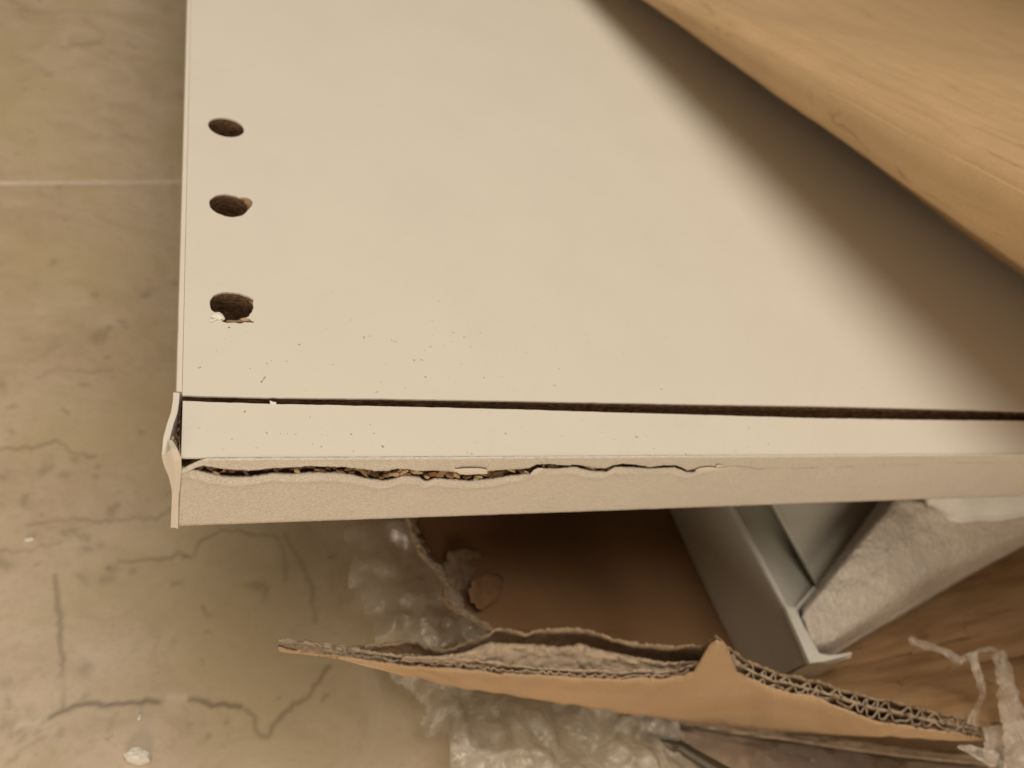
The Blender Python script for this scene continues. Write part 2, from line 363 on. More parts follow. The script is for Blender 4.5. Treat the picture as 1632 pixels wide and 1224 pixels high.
h3 = [np.array([p[0] + .012 * nz(p[0] * 22, p[1] * 22), p[1] + .014 * nz(p[0] * 22, p[1] * 22, 4)]) for p in [q[:2] for q in resample(h3 + [h3[0]], .04)][:-1]]
h3c = circle(368, 489.5, .385, 64, .006, 9)
chip2 = [P(x, y)[:2] for x, y in [(383, 314), (390, 314), (398, 317), (403, 322), (401, 328), (397, 333), (392, 338)]]
h2c = h2
# merge the splinter nick into the second hole outline
c2 = P(364.5, 327.5)[:2]
h2 = []
for p in h2c:
    q = p
    for i in range(len(chip2) - 1):
        a, b = chip2[i] - c2, chip2[i + 1] - c2; d = p - c2; d = d / np.linalg.norm(d)
        den = d[0] * (b - a)[1] - d[1] * (b - a)[0]
        if abs(den) > 1e-9:
            t = (a[0] * (b - a)[1] - a[1] * (b - a)[0]) / den; u = (a[0] * d[1] - a[1] * d[0]) / den
            if t > 0 and 0 <= u <= 1 and t > np.linalg.norm(q - c2): q = c2 + d * t
    h2.append(q)
back = [(50, 45), (.002, 45)]
LT = .035
v, f = prism(gtr + [np.array(b) for b in back], [h1, h2, h3], -LT, 0); obj('laminate_sheet', v, f, LAM, panel)
# front edge of the narrow strip in front of the groove
fe = [np.array([.005, .056]), np.array([50, .056])]
fer = rough_line(fe, .004, 6, .08, 3.1); fer[0][0] = .005
v, f = prism([p for p in reversed(glr)] + fer, [], -LT, .0); obj('laminate_sheet', v, f, LAM, panel)
# chipboard below
core_t = [p.copy() for p in gtr]
v, f = prism([np.array([p[0], p[1] + .004]) for p in core_t] + [np.array([50, 45]), np.array([.03, 45])], [h1, circle(364.5, 327.5, .368, 64, .01, 5), h3c], -1.25, -LT); obj('core', v, f, CHIPD, panel)
v, f = prism([np.array(p) for p in [(.03, .45), (50, .45), (50, 45), (.03, 45)]], [], -TH, -1.25); obj('core', v, f, CHIPD, panel)
v, f = prism([np.array([p[0], p[1] - .004]) for p in reversed(glr)] + [np.array([.03, .45]), np.array([50, .45])], [], -1.25, -LT); obj('core', v, f, CHIPD, panel)
v, f = prism([np.array([p[0], p[1] + .002]) for p in core_t][::4] + [np.array(p) for p in [(50, .9), (.03, .9)]], [], -1.24, -.85); obj('groove_floor', v, f, CHIPD, panel)

# the torn front band: crack outline traced in photo pixels, laid on the upright front plane
up = [(289, 748), (300, 745.5), (311, 742), (323.5, 740), (335, 742), (348, 745), (372.5, 747.8), (397, 748.8), (415, 747), (431, 745.3), (458, 743.4), (495, 741.4), (532, 742), (550, 743), (568.6, 745.8), (598, 749.5), (617.6, 749), (633, 746), (649, 746.6), (668.6, 750), (685, 749), (698, 749.5), (722.5, 752.5), (735, 755.6), (757, 755), (776.5, 755), (779, 752.5), (790, 751), (811, 750), (830, 749), (845, 747), (855, 741.7), (877, 741), (901.5, 743), (916, 741.7), (932, 744), (948, 747), (965, 748), (978, 743), (991, 740.4), (1013, 741.7), (1037, 746), (1057, 743), (1079, 743), (1089, 747), (1096, 751.5), (1104, 749), (1118, 748), (1130, 746), (1145, 746.6), (1157, 744.5), (1170, 743), (1194, 745), (1204, 748), (1223.5, 748)]
lo = [(289, 748), (299, 748), (318.6, 752.5), (338, 757), (353, 760.5), (372.5, 762), (397, 761.8), (416.7, 758.8), (436, 756), (465.7, 757.6), (495, 755), (532, 755), (559, 758), (578.4, 763), (593, 765.4), (612.7, 768), (632, 764), (644, 759.8), (668.6, 762), (676, 768), (681, 769), (693, 764), (717.6, 766), (747, 768), (763, 767), (779, 765.4), (811, 760), (835, 757), (847.5, 755.6), (857, 747.5), (889, 748), (916, 745), (943, 751.5), (967.6, 753), (981, 745.2), (1013, 746), (1037, 747.8), (1052, 747), (1076, 746.3), (1096, 754), (1106, 754), (1118, 750), (1130, 746.8), (1145, 747.2), (1157, 745.2), (1170, 743.6), (1194, 745.7), (1204, 748.5), (1223.5, 748)]
upw = [PY(x, y) for x, y in up]; low = [PY(x, y) for x, y in lo]
upx = [(p[0], p[2]) for p in upw]; lox = [(p[0], p[2]) for p in low]
XE = upx[-1][0]
xtip = .37
def zU(x): return by_x(upx, x) if x < XE else lerp(upx[-1][1], -.30, smooth(XE, XE + 6, x))
def zL(x): return min(zU(x), by_x(lox, x)) - .016 * smooth(5.0, 5.3, x) * smooth(9.2, 8.6, x) if x < XE else zU(x)
xs = list(np.arange(.012, 1.2, .022)) + list(np.arange(1.2, XE, .035)) + list(np.arange(XE, 24, .25)) + list(np.arange(24, 50.1, 2))
BT = .045
rowsU, rowsL = [], []
for x in xs:
    open_ = smooth(XE + .3, XE - 3, x)
    rag = .018 * (nz(x * 14, 2) + .9 * nz(x * 33, 9)) * open_
    zu = zU(x) + (rag if x < XE else 0); zl = min(zU(x), zL(x) + .015 * (nz(x * 17, 5) + .8 * nz(x * 35, 1)) * open_)
    if x >= XE: zu = zl = zU(x)
    top = .012
    lift = 0
    if x < xtip:
        s = 1 - x / xtip; top = .012 - .215 * s ** 1.15; lift = -.06 * s ** 1.5; zu = min(zu, top - .03)
    r = []
    for k in range(9):
        t = k / 8; z = lerp(top, zu, t)
        y = lift - (.018 * (1 + nz(x * 2, 3)) * smooth(4.6, 3.8, x) - .018 * smooth(3.8, 4.6, x)) * t * t * open_ + .006 * nz(x * 4, z * 6, 2) * open_
        r.append((x, y, z))
    rowsU.append(r)
    r = []
    for k in range(34):
        t = (k / 33) ** 1.7; z = lerp(zl, -TH - .008, t)
        dz = zl - z
        wf_ = .15 + .06 * nz(x * 1.1, 4) + .02 * nz(x * 6, 4); am_ = (1 - .55 * smooth(4.2, 5.0, x)) * open_ * max(.012, .040 + .055 * nz(x * .9, 7) + .02 * nz(x * 4, 2))
        lip = am_ * (smooth(0, wf_, dz) if dz < wf_ else math.exp(-((dz - wf_) / .06) ** 2))
        y = -lip + .004 * nz(x * 3, z * 5, 6)
        zz = z if t < 1 else z + .006 * nz(x * 9, 4) + .003 * nz(x * 33, 6)
        r.append((x, y, zz))
    rowsL.append(r)
vU, fU = grid(rowsU); vL, fL = grid(rowsL); n0 = len(vU)
front = obj('edge_band', vU + vL, fU + [tuple(i + n0 for i in q) for q in fL], FOIL, panel, True, 'front edge band torn open along a jagged crack', thick=BT, off=1.0)
me = front.data; bm = bmesh.new(); bm.from_mesh(me); bmesh.ops.remove_doubles(bm, verts=[q for q in bm.verts if q.co.x >= XE - .001], dist=.0008)
bmesh.ops.recalc_face_normals(bm, faces=bm.faces)
if sum(q.normal.y * q.calc_area() for q in bm.faces) > 0: bmesh.ops.reverse_faces(bm, faces=bm.faces)
bm.to_mesh(me); bm.free()
front.modifiers[0].offset = -1.0
# broken chipboard behind the crack
rows = []
for x in list(np.arange(.02, XE + .6, .035)) + list(np.arange(XE + .7, 50.1, 1.5)):
    r = []
    zu, zl = zU(x), zL(x); mid = (zu + zl) / 2; hw = (zu - zl) / 2 + .05
    for k in range(27):
        z = -LT - .003 if k == 0 else lerp(-LT, -TH, (k / 26) ** 1.15)
        y = .060
        if x < XE + .5:
            pit = math.exp(-((z - mid) / (hw * 1.15)) ** 4) * min(1, hw / .08)
            y += pit * (.13 + .10 * nz(x * 5, z * 12) + .09 * nz(x * 13, z * 30, 3)) + (.06 if x < .4 and z > -.3 else 0)
        r.append((x, y, z))
    rows.append(r)
v, f = grid(rows); n0 = len(v); v += [(.02, .45, -LT), (.02, .45, -TH)]
f += [(0, n0, n0 + 1, 26)]
obj('core', v, f, CHIP, panel, label='broken chipboard seen through the torn front edge')
# wood flakes of the core standing in the crack
def flake_mesh(i):
    rr = random.Random(i); n = 6; L, W, T = 1, .38, .16; V = []
    for s in (-1, 1):
        for k in range(n):
            a = 2 * math.pi * k / n; rx = .5 * (1 - .35 * rr.random()); V.append((L * rx * math.cos(a) + .1 * s * rr.random(), W * rx * math.sin(a) * (1 + .3 * rr.random()), s * T * .5 * (.5 + rr.random())))
    Fc = [tuple(reversed(range(n))), tuple(range(n, 2 * n))] + [(k, (k + 1) % n, n + (k + 1) % n, n + k) for k in range(n)]
    m = bpy.data.meshes.new('wood_chip'); m.from_pydata(V, [], Fc); m.materials.append(CHIPS[i % 5]); return m
FM = [flake_mesh(i) for i in range(15)]
def flake(x, y, z, L, rx, ry, rz, mi, wd=1.0):
    q = bpy.data.objects.new('wood_chip', FM[mi]); SC.collection.objects.link(q); q.parent = panel
    q.matrix_parent_inverse = Matrix.Translation(panel.location).inverted()
    q.location = (x, y, z); q.rotation_euler = (rx, ry, rz); q.scale = (L, L * wd, L * wd)
rr = random.Random(5)
for i in range(150):
    x = rr.uniform(.2, 7.4) if i < 125 else rr.uniform(7.4, XE)
    zu, zl = zU(x), zL(x)
    if zu - zl < .03: continue
    L = min(.26, (zu - zl) * rr.uniform(.7, 1.7) + .03)
    if x > 1.0 and x < 2.2 or rr.random() < .25: m = rr.choice([3, 4, 8, 9, 13, 14])
    elif 3.3 < x < 5.2: m = rr.choice([0, 1, 2, 5, 6, 7, 11, 10, 3])
    else: m = rr.choice([1, 3, 4, 6, 8, 9, 11, 14, 0])
    flake(x, rr.uniform(.05, .17), lerp(zl, zu, rr.uniform(.0, .75)), L, math.pi / 2 + rr.uniform(-.9, .9), rr.gauss(0, .7), rr.uniform(-.6, .6), m, rr.uniform(.45, 1.2))
for px, py, L, ry, m in [(345, 753, .13, .5, 0), (474, 750, .17, .9, 0), (505, 748, .12, .2, 1), (541, 752, .22, .15, 1), (627, 754, .22, -.3, 5), (634, 755, .2, -.5, 0), (618, 757, .16, -.2, 6), (643, 750, .10, 0, 5), (680, 759, .17, .8, 10), (700, 757, .20, .3, 11), (716, 757, .2, .45, 6), (744, 760, .16, -.2, 2), (758, 762, .14, .2, 10), (608, 760, .13, 0, 2), (560, 752, .14, .2, 4), (960, 750, .12, .2, 6)]:
    p = PY(px, py, .06); flake(p[0], .05, p[2], L, math.pi / 2, ry, .1, m, 1.1)
# pale paper tongues on the crack lips
def tongue(pts, y, name='torn_foil', t=.02):
    vv = [PY(a, b, y) for a, b in pts]; c = sum(vv) / len(vv); c = c + np.array([0, -.012, 0]); V = [tuple(q) for q in vv] + [tuple(c)]
    obj(name, V, [(i, (i + 1) % len(vv), len(vv)) for i in range(len(vv))], STRIP, panel, False, thick=t)
tongue([(724, 749), (740, 747), (765, 747), (776, 749), (777, 754.5), (760, 755), (745, 756), (733, 755), (728, 752)], -.045)
tongue([(844, 757), (850, 750), (858, 746.5), (866, 747), (861, 753), (853, 757)], -.05)
tongue([(1108, 750), (1115, 746.5), (1128, 744.5), (1150, 746), (1146, 749), (1130, 752), (1112, 754)], -.035, t=.012)
tongue([(1142, 741.5), (1148, 741), (1150, 744), (1141, 745)], -.035, t=.012)
# left edge band, back run: thin strip with its light top edge
rows = []
for y in list(np.arange(1.335, 4, .12)) + list(np.arange(4, 45.1, 1.0)):
    wv = .004 * nz(y * 2, 4)
    rows.append([(-.004 + wv * .3, y, -TH), (-.004 + wv * .3, y, .006), (-.075 + wv, y, .008), (-.088 + wv, y, -.006), (-.088 + wv, y, -TH)])
v, f = grid(rows); f.append(tuple(range(5))); obj('edge_band', v, f, STRIP, panel, label='intact band along the left edge')
# left edge band, broken front run, bulging away from the core
rows = []
ys = list(np.linspace(1.315, .10, 44))
for y in ys:
    s = (1.315 - y) / 1.215
    r = []
    zs = [0.0, -.04, -.1, -.18, -.27, -.36, -.46, -.58, -.72, -.9, -1.15, -1.45, -TH]
    def bul(z):
        k = .028 + .125 * smooth(.05, .86, s) ** 1.2
        return k * math.exp(-(z / .62) ** 2) + .006 * nz(y * 5, z * 4)
    ti = lambda z: .075
    for z in reversed(zs): r.append((-.012 - bul(z) + (0 if z < -.8 else 0), y, z))
    for z in zs: r.append((-.012 - bul(z) - .078 - .012 * math.exp(-(z / .3) ** 2), y, z + (.008 if z == 0 else 0)))
    rows.append(r)
v, f = grid(rows); n = len(rows[0]); N = len(rows)
f.append(tuple(range(n))); f.append(tuple(reversed(range((N - 1) * n, N * n))))
obj('edge_band', v, f, STRIP, panel, False, label='broken corner of the left edge band bulging outward')
# folded corner facet of that band and the narrow upright strip under it
fp = {'A': P(267.3, 703, .0), 'E': P(274.5, 704, .01), 'B': PY(267.6, 722, .02), 'B2': PY(270, 742, .0), 'C': PY(273, 762, -.01), 'D': PY(276, 784, -.02), 'F': PY(283, 716, -.02), 'G': PY(289, 730, -.055), 'H': PY(289.2, 743, -.055), 'I': PY(286.3, 776, -.035), 'J': PY(285, 790, -.03), 'M1': PY(274, 716, -.01), 'M2': PY(279, 734, -.06), 'M3': PY(280, 760, -.055), 'D2': PY(275.5, 838, -.03), 'J2': PY(284, 841, -.035)}
k = list(fp); idx = {q: i for i, q in enumerate(k)}
tr = ['ABM1', 'A M1 E', 'E M1 F', 'B B2 M2', 'B M2 M1', 'M1 M2 F', 'F M2 G', 'M2 H G', 'B2 C M3', 'B2 M3 M2', 'M2 M3 H', 'M3 I H', 'C D M3', 'D J M3', 'M3 J I', 'D D2 J2', 'D J2 J']
tr[0] = 'A B M1'
obj('band_corner', [fp[q] for q in k], [tuple(idx[q] for q in s.split()) for s in tr], STRIP, panel, False, 'creased corner of the left edge band folded over the front', thick=.045, off=0)
obj('band_end', [(-.10, -.028, -.62), (-.006, -.028, -.62), (-.006, -.028, -TH - .005), (-.10, -.028, -TH - .005), (-.10, .12, -.62), (-.006, .12, -.62), (-.006, .12, -TH - .005), (-.10, .12, -TH - .005)], [(3, 2, 1, 0), (0, 1, 5, 4), (2, 3, 7, 6), (1, 2, 6, 5), (3, 0, 4, 7)], STRIP, panel)
# splinters in the corner gap
for px, py, L, m in [(275, 698, .13, 0), (278, 703, .11, 1), (281, 694, .14, 3), (284, 684, .13, 4), (285, 702, .12, 3), (286, 672, .12, 3), (280, 708, .12, 6), (286, 660, .09, 4), (283, 712, .1, 8), (284, 697, .10, 14)]:
    p = P(px, py, -.08); flake(p[0], p[1], -.09, L, rr.uniform(-.6, .6), .4, 1.4 + rr.uniform(-.4, .4), m, .8)
# lifted flakes of laminate at the third hole, splinter of the second
def scrap(name, pts, zs_, mat, parent, t=.02, lab=None):
    vv = [P(a, b, z) for (a, b), z in zip(pts, zs_)]; c = sum(vv) / len(vv)
    obj(name, [tuple(q) for q in vv] + [tuple(c)], [(i, (i + 1) % len(vv), len(vv)) for i in range(len(vv))], mat, parent, thick=t, label=lab)
scrap('laminate_flake', [(336, 504), (342, 501), (348, 500.5), (352, 503), (355, 508), (350, 510), (344, 508), (339, 507.5)], [.02, .03, .05, .05, .02, .01, .03, .015], CRUMB, panel)
scrap('laminate_flake', [(331, 512), (338, 509), (346, 508), (344, 511), (336, 514)], [.01, .02, .02, .01, .01], LAM, panel)
scrap('core_splinter', [(362, 511), (378, 511), (394, 508), (402, 511.5), (390, 513), (372, 514.5), (360, 513.5)], [-.06, -.05, -.04, -.01, -.02, -.03, -.03], CHIPS[1], panel)
scrap('core_splinter', [(382, 509), (392, 506.5), (398, 511), (389, 512)], [-.04, -.02, -.01, -.02], CHIPS[0], panel)
scrap('core_splinter', [(384, 315), (391, 315.5), (398, 319), (402, 324), (397, 330), (393, 325), (389, 319)], [-.05, -.02, -.01, -.01, -.03, -.07, -.07], CHIPS[1], panel)
scrap('core_splinter', [(336, 334), (345, 341), (357, 344.5), (350, 344), (340, 340)], [-.02, -.03, -.02, -.005, -.005], CRUMB, panel)
scrap('laminate_flake', [(430, 638.5), (435, 640.5), (440, 641), (440, 645), (431, 645)], [.02, .03, .02, .01, .01], CRUMB, panel)

# ---------------------------------------------------------------- dust and crumbs on the panel
rr = random.Random(11); V = []; Fc = []
def crumb(p, r, flat=.5, stretch=1.0, ang=0.0):
    b = len(V); ca, sa = math.cos(ang), math.sin(ang)
    for k in range(5):
        a = 2 * math.pi * k / 5 + rr.random() * .6; q = r * rr.uniform(.6, 1.1); lx, ly = q * math.cos(a) * stretch, q * math.sin(a)
        V.append((p[0] + lx * ca - ly * sa, p[1] + lx * sa + ly * ca, p[2] + .0015))
    V.append((p[0] + r * .2, p[1], p[2] + r * flat))
    for k in range(5): Fc.append((b + k, b + (k + 1) % 5, b + 5))
for i in range(170):
    m = rr.random()
    if m < .55: px, py = rr.gauss(760, 190), rr.gauss(585, 55)
    elif m < .8: px, py = rr.uniform(300, 1250), rr.uniform(672, 722)
    else: px, py = rr.uniform(320, 1400), rr.uniform(440, 628)
    if not (295 < px < 1560 and 360 < py < 724): continue
    if 627 < py < 674 or (py < 530 and px < 415): continue
    crumb(P(px, py), min(.024, .005 + rr.expovariate(1 / .0045)), .4, rr.uniform(1, 2.2), rr.uniform(0, 3.14))
dust_a = (V, Fc)
V, Fc = [], []
for px, py, r, st, an in [(678, 601, .027, 1, 0), (477, 549, .022, 1.3, .4), (365, 522, .026, 1.4, 0), (660, 574, .018, 2.4, -.8), (722, 530, .014, 3, -1.0), (750, 553, .012, 4, -.9), (530, 581, .014, 2, .3), (494, 665, .016, 1, 0), (447, 691, .013, 1, 0), (458, 691, .013, 1, 0), (590, 677, .014, 1.2, 0), (831, 680, .014, 1, 0), (781, 658, .014, 1, 0), (895, 695, .014, 1, 0), (929, 670, .014, 1, 0), (752, 723.5, .018, 1, 0), (1042, 715, .018, 1, 0), (1038, 681, .014, 1, 0), (1225, 707, .02, 1.4, 0), (1054, 620, .02, 1.4, .3), (921, 634, .013, 1, 0), (513, 693, .012, 1, 0), (692, 626, .012, 1, 0), (512, 712, .018, 1.3, .2), (390, 656, .022, 1.4, .9), (560, 692, .02, 1.3, .7), (610, 712, .020, 2.2, 2.2), (1093, 724, .012, 5, -1.0), (421, 603, .016, 6, 1.05), (417, 608, .018, 3.2, 1.1), (600, 625, .010, 5, .5), (800, 600, .008, 5, -.8), (700, 480, .008, 4, -.7), (745, 520, .008, 5, -.9), (560, 510, .010, 3, .2), (433, 575, .012, 1.4, .2), (852, 520, .012, 2, .2), (935, 545, .012, 2, .3), (648, 450, .012, 1.2, .3), (392, 530, .010, 1.2, 0), (430, 532, .009, 1, 0)]:
    crumb(P(px, py), r * .78, .35, st, an)
obj('sawdust', *dust_a, m_plain('sawdust_grain', (.50, .41, .29), .8, .4, 30), kind='stuff', label='fine brown sawdust scattered over the white panel near the groove', cat='dust')
obj('wood_crumbs', V, Fc, m_plain('dark_crumb', (.26, .19, .12), .8, .4, 30), kind='stuff', label='larger dark wood crumbs lying on the white panel', cat='crumbs')

# ---------------------------------------------------------------- folded cardboard over the panel, top right
fold = thing('folded_cardboard', 'thick brown cardboard flap folded over the far right of the white panel', 'cardboard', (26, 12, 2))
E0 = P(1026, 0, 1.7); E1 = P(1632, 430, 3.5)          # two points of its lower edge
ed = (E1 - E0)[:2] / np.linalg.norm((E1 - E0)[:2]); en = np.array([-ed[1], ed[0]]); elen = np.linalg.norm((E1 - E0)[:2])
prof = [(8.0, -2.2), (5.0, -1.68), (2.6, -.86), (1.3, -.42), (.80, -.25), (.45, -.11), (.18, .07), (.04, .27), (-.03, .48), (.01, .70), (.11, .88), (.30, 1.0), (.55, 1.09), (.95, 1.15), (1.6, 1.21), (2.6, 1.29), (4.2, 1.40), (8, 1.6), (16, 1.9), (34, 2.4), (90, 3.4)]
prof = [np.array(q) for q in prof]
def cat(pts, t):
    n = len(pts) - 1; x = t * n; i = min(n - 1, int(x)); u = x - i
    p0, p1, p2, p3 = pts[max(0, i - 1)], pts[i], pts[i + 1], pts[min(n, i + 2)]
    return .5 * (2 * p1 + (p2 - p0) * u + (2 * p0 - 5 * p1 + 4 * p2 - p3) * u * u + (3 * p1 - p0 - 3 * p2 + p3) * u ** 3)
rows = []
NU, NV = 260, 200
for i in range(NU):
    s = -2.2 + 3.6 * i / (NU - 1); r = []
    H = lerp(.5, 1.8, max(0, min(1.15, s + .02)))
    base = E0 + (E1 - E0) * s
    for j in range(NV):
        t = j / (NV - 1); q = cat(prof, t); K = t * 20 - 1
        for c0, dep, wd, am in ((11.2, .055, .10, .45), (12.1, .05, .10, .5), (9.4, .035, .09, .4), (13.2, .04, .10, .6), (10.3, -.05, .18, .3), (8.2, .02, .08, .5), (14.3, .03, .08, .6)):
            d = K - c0 - am * nz(s * 2.6, c0 * 3) - .9 * (s - .8)
            q = q - np.array([0, 1]) * dep * (2.6 if c0 > 11 else 1.6) * math.exp(-(d / wd) ** 2) * (.3 + 1.1 * abs(nz(s * 4, c0)))
        p = np.array([base[0] + en[0] * q[0] * (H if q[0] < .6 else lerp(H, max(H, 1.3), smooth(.6, 6, q[0]))), base[1] + en[1] * q[0] * H, base[2] + q[1] * H])
        p = p + np.array([0, 0, .07 * fbm(p[0] * .25, p[1] * .25, t * 4) + .015 * fbm(p[0] * 1.2, p[1] * 1.2, t * 9)])
        r.append(p)
    rows.append(r)
v, f = grid(rows); obj('outer_liner', v, f, KRAFT, fold, True, thick=.3, off=1.0)
# ---------------------------------------------------------------- torn cardboard box under the panel
box = thing('torn_cardboard_box', 'opened cardboard box with torn corrugated wall, holding the white furniture frame', 'cardboard box', (12, 2, -9))
# inner wall going down from the torn left edge
left = [(560, 640), (600, 740), (630, 790), (649, 827), (654, 845), (662, 864), (670, 884), (685, 899), (699, 913), (707, 927), (705, 950), (716, 966), (745, 983), (777, 1002), (792, 1003), (860, 1050), (900, 1080)]
L = resample(left, 4)
rows = []
for i, (x, y) in enumerate(L):
    t = i / (len(L) - 1); r = []
    jag = 3.0 * nz(i * .5, 3) + 2 * nz(i * 1.7, 9)
    cr = (lerp(850, 1030, smooth(640, 1080, y)), y + 5); rt = (lerp(1120, 1330, (y - 640) / 440), y + 10)
    for j in range(26):
        u = j / 25
        if u < .5: q = u / .5; px = lerp(x + jag * (1 - min(1, j / 2)), cr[0], q); py = lerp(y, cr[1], q); z = lerp(-6.0, -8.6, q ** 2.0)
        else: q = (u - .5) / .5; px = lerp(cr[0], rt[0], q); py = lerp(cr[1], rt[1], q); z = lerp(-8.6, -8.9, q)
        p = P(px, py, z); p = p + np.array([0, 0, .08 * nz(p[0] * .6, p[1] * .6)]); r.append(p)
    rows.append(r)
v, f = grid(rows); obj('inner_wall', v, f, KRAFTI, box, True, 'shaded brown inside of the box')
# torn left edge of that wall: a fibrous lip
rows = []
for i, (x, y) in enumerate(L):
    r = []
    wd = 17 + 8 * nz(i * .35, 2) + 14 * math.exp(-((y - 950) / 18) ** 2) + 5 * math.exp(-((y - 905) / 12) ** 2)
    for j in range(7):
        u = j / 6; px = x - 1.5 + wd * u + 2.2 * nz(i * .9, j * .8); py = y + 3 * u + 2.0 * nz(i * .9, j * .8, 6)
        z = -6.0 + .16 * math.sin(math.pi * u) + .07 * nz(i * .8, j * 1.1, 2) - (.35 if j == 0 else 0)
        r.append(P(px, py, z))
    rows.append(r)
v, f = grid(rows); obj('torn_edge', v, f, TORN, box, False, 'rough torn edge of the box wall', thick=.05)
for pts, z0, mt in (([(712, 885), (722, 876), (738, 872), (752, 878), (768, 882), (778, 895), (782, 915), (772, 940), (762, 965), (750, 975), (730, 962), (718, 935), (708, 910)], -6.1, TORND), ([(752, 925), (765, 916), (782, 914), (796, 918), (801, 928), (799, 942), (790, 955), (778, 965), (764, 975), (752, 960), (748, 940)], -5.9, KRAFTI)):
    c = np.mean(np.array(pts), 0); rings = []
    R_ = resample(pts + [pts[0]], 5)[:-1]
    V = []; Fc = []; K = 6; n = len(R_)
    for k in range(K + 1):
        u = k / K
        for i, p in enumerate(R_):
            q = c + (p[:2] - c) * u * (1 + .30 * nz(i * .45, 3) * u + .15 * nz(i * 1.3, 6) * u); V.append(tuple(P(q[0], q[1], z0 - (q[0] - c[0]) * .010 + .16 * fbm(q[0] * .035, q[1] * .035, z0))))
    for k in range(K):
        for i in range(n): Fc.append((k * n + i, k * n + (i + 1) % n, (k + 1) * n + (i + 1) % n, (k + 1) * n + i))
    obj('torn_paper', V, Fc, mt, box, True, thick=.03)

# near wall: three liners and two flutings, torn along the top
f_top = [(443, 1029), (469, 1035.6), (504, 1040), (538.6, 1044), (608, 1057), (660, 1061), (712, 1066), (764, 1069.5), (780, 1072), (893, 1079), (977, 1083), (1062, 1081), (1090, 1077), (1106, 1070), (1116, 1055), (1124, 1036), (1131, 1024), (1142, 1019.5), (1153, 1023), (1161, 1035), (1168, 1055), (1175, 1072), (1197, 1083), (1232, 1098), (1305, 1113), (1354, 1135), (1403, 1152), (1477, 1162), (1550, 1174), (1632, 1184), (1760, 1200)]
f_bot = [(443, 1034), (469, 1039), (538, 1047), (608, 1067), (660, 1079), (712, 1091), (780, 1102), (893, 1119), (977, 1133), (1118, 1153), (1240, 1164), (1403, 1173), (1477, 1176), (1565, 1180), (1632, 1188), (1760, 1204)]
m_top = [(443, 1020), (462, 1019), (490, 1023), (514, 1026), (542, 1029), (566, 1034), (594, 1038), (642, 1044), (694, 1048), (746, 1050), (800, 1058), (850, 1063), (900, 1066), (1000, 1070), (1080, 1068), (1125, 1052), (1141, 1021), (1165, 1045), (1190, 1066), (1232, 1084), (1305, 1100), (1380, 1124), (1460, 1143), (1550, 1160), (1632, 1168), (1760, 1182)]
b_top = [(540, 1033), (565, 1032), (587, 1029), (615, 1025), (640, 1024), (660, 1024), (677, 1031), (705, 1036), (733, 1029), (760, 1019), (774, 1012), (788, 1002), (808, 1003), (836, 1010), (850, 1006), (873, 1001), (893, 1002), (915, 1001), (935, 1004), (960, 1011), (1000, 1024), (1048, 1028), (1118, 1030), (1130, 1022), (1141, 1014), (1150, 1020), (1165, 1035), (1190, 1053), (1232, 1070), (1305, 1087), (1379, 1110), (1452, 1124), (1487, 1134), (1550, 1149), (1632, 1157), (1760, 1170)]
ZT = -4.6
def zt(x): return ZT - .5 * smooth(900, 443, x) + .25 * math.exp(-((x - 1141) / 25) ** 2)
def flat_base(pts): return [p for p in pts if not 1085 < p[0] < 1180]
BASES = {}
def on_plane(pts, x, yy):
    """pixel row yy at column x, on the upright sheet that follows the unpeaked edge"""
    k = id(pts)
    if k not in BASES: BASES[k] = flat_base(pts)
    yb = by_x(BASES[k], x); q = P(x, yb, zt0(x)); return PY(x, yy, q[1])
def zt0(x): return ZT - .5 * smooth(900, 443, x)
def hang(x): return max(.10, (by_x(f_bot, x) - by_x(f_top, x)) / 52)
def vrib(name, top, bot_f, x0, x1, rag, mat, th, lean=0.0, step=3.0, lab=None, dz=0.0, seed=0, rows_n=9):
    rows = []
    for x in np.arange(x0, x1 + .1, step):
        jag = rag * (nz(x * .11, seed) + .7 * nz(x * .31, seed + 3) + .5 * nz(x * .05, seed + 6))
        yt = by_x(top, x) + jag; p = on_plane(top, x, yt); q = bot_f(x, p); r = []
        for j in range(rows_n):
            t = j / (rows_n - 1); m = p + (q - p) * t
            m = m + np.array([0, .05 * nz(m[0] * 2.2, t * 3, seed) * (rag > 0), 0]); r.append(m)
        rows.append(r)
    v, f = grid(rows); return obj(name, v, f, mat, box, True, lab, thick=th)
def wall_dir(x):
    p = on_plane(f_top, x, by_x(f_top, x)); q = PY(x, max(by_x(f_bot, x), by_x(f_top, x) + 2), p[1] - .04); d = q - p; return d / max(.05, abs(d[2]))
def front_bot(x, p):
    return PY(x, max(by_x(f_bot, x), by_x(f_top, x) + 2), p[1] - .04)
vrib('front_liner', f_top, front_bot, 443, 1756, 1.6, KRAFTL, .05, lab='smooth tan outer face of the torn wall', seed=1)
vrib('middle_liner', m_top, lambda x, p: p + wall_dir(x) * min(.9, hang(x) * .8), 443, 1756, 3.2, TORN, .045, seed=5)
vrib('back_liner', b_top, lambda x, p: p + wall_dir(x) * min(1.6, hang(x) * 1.4 + .3 * smooth(600, 700, x)), 545, 1756, 3.0, TORND, .05, seed=8)
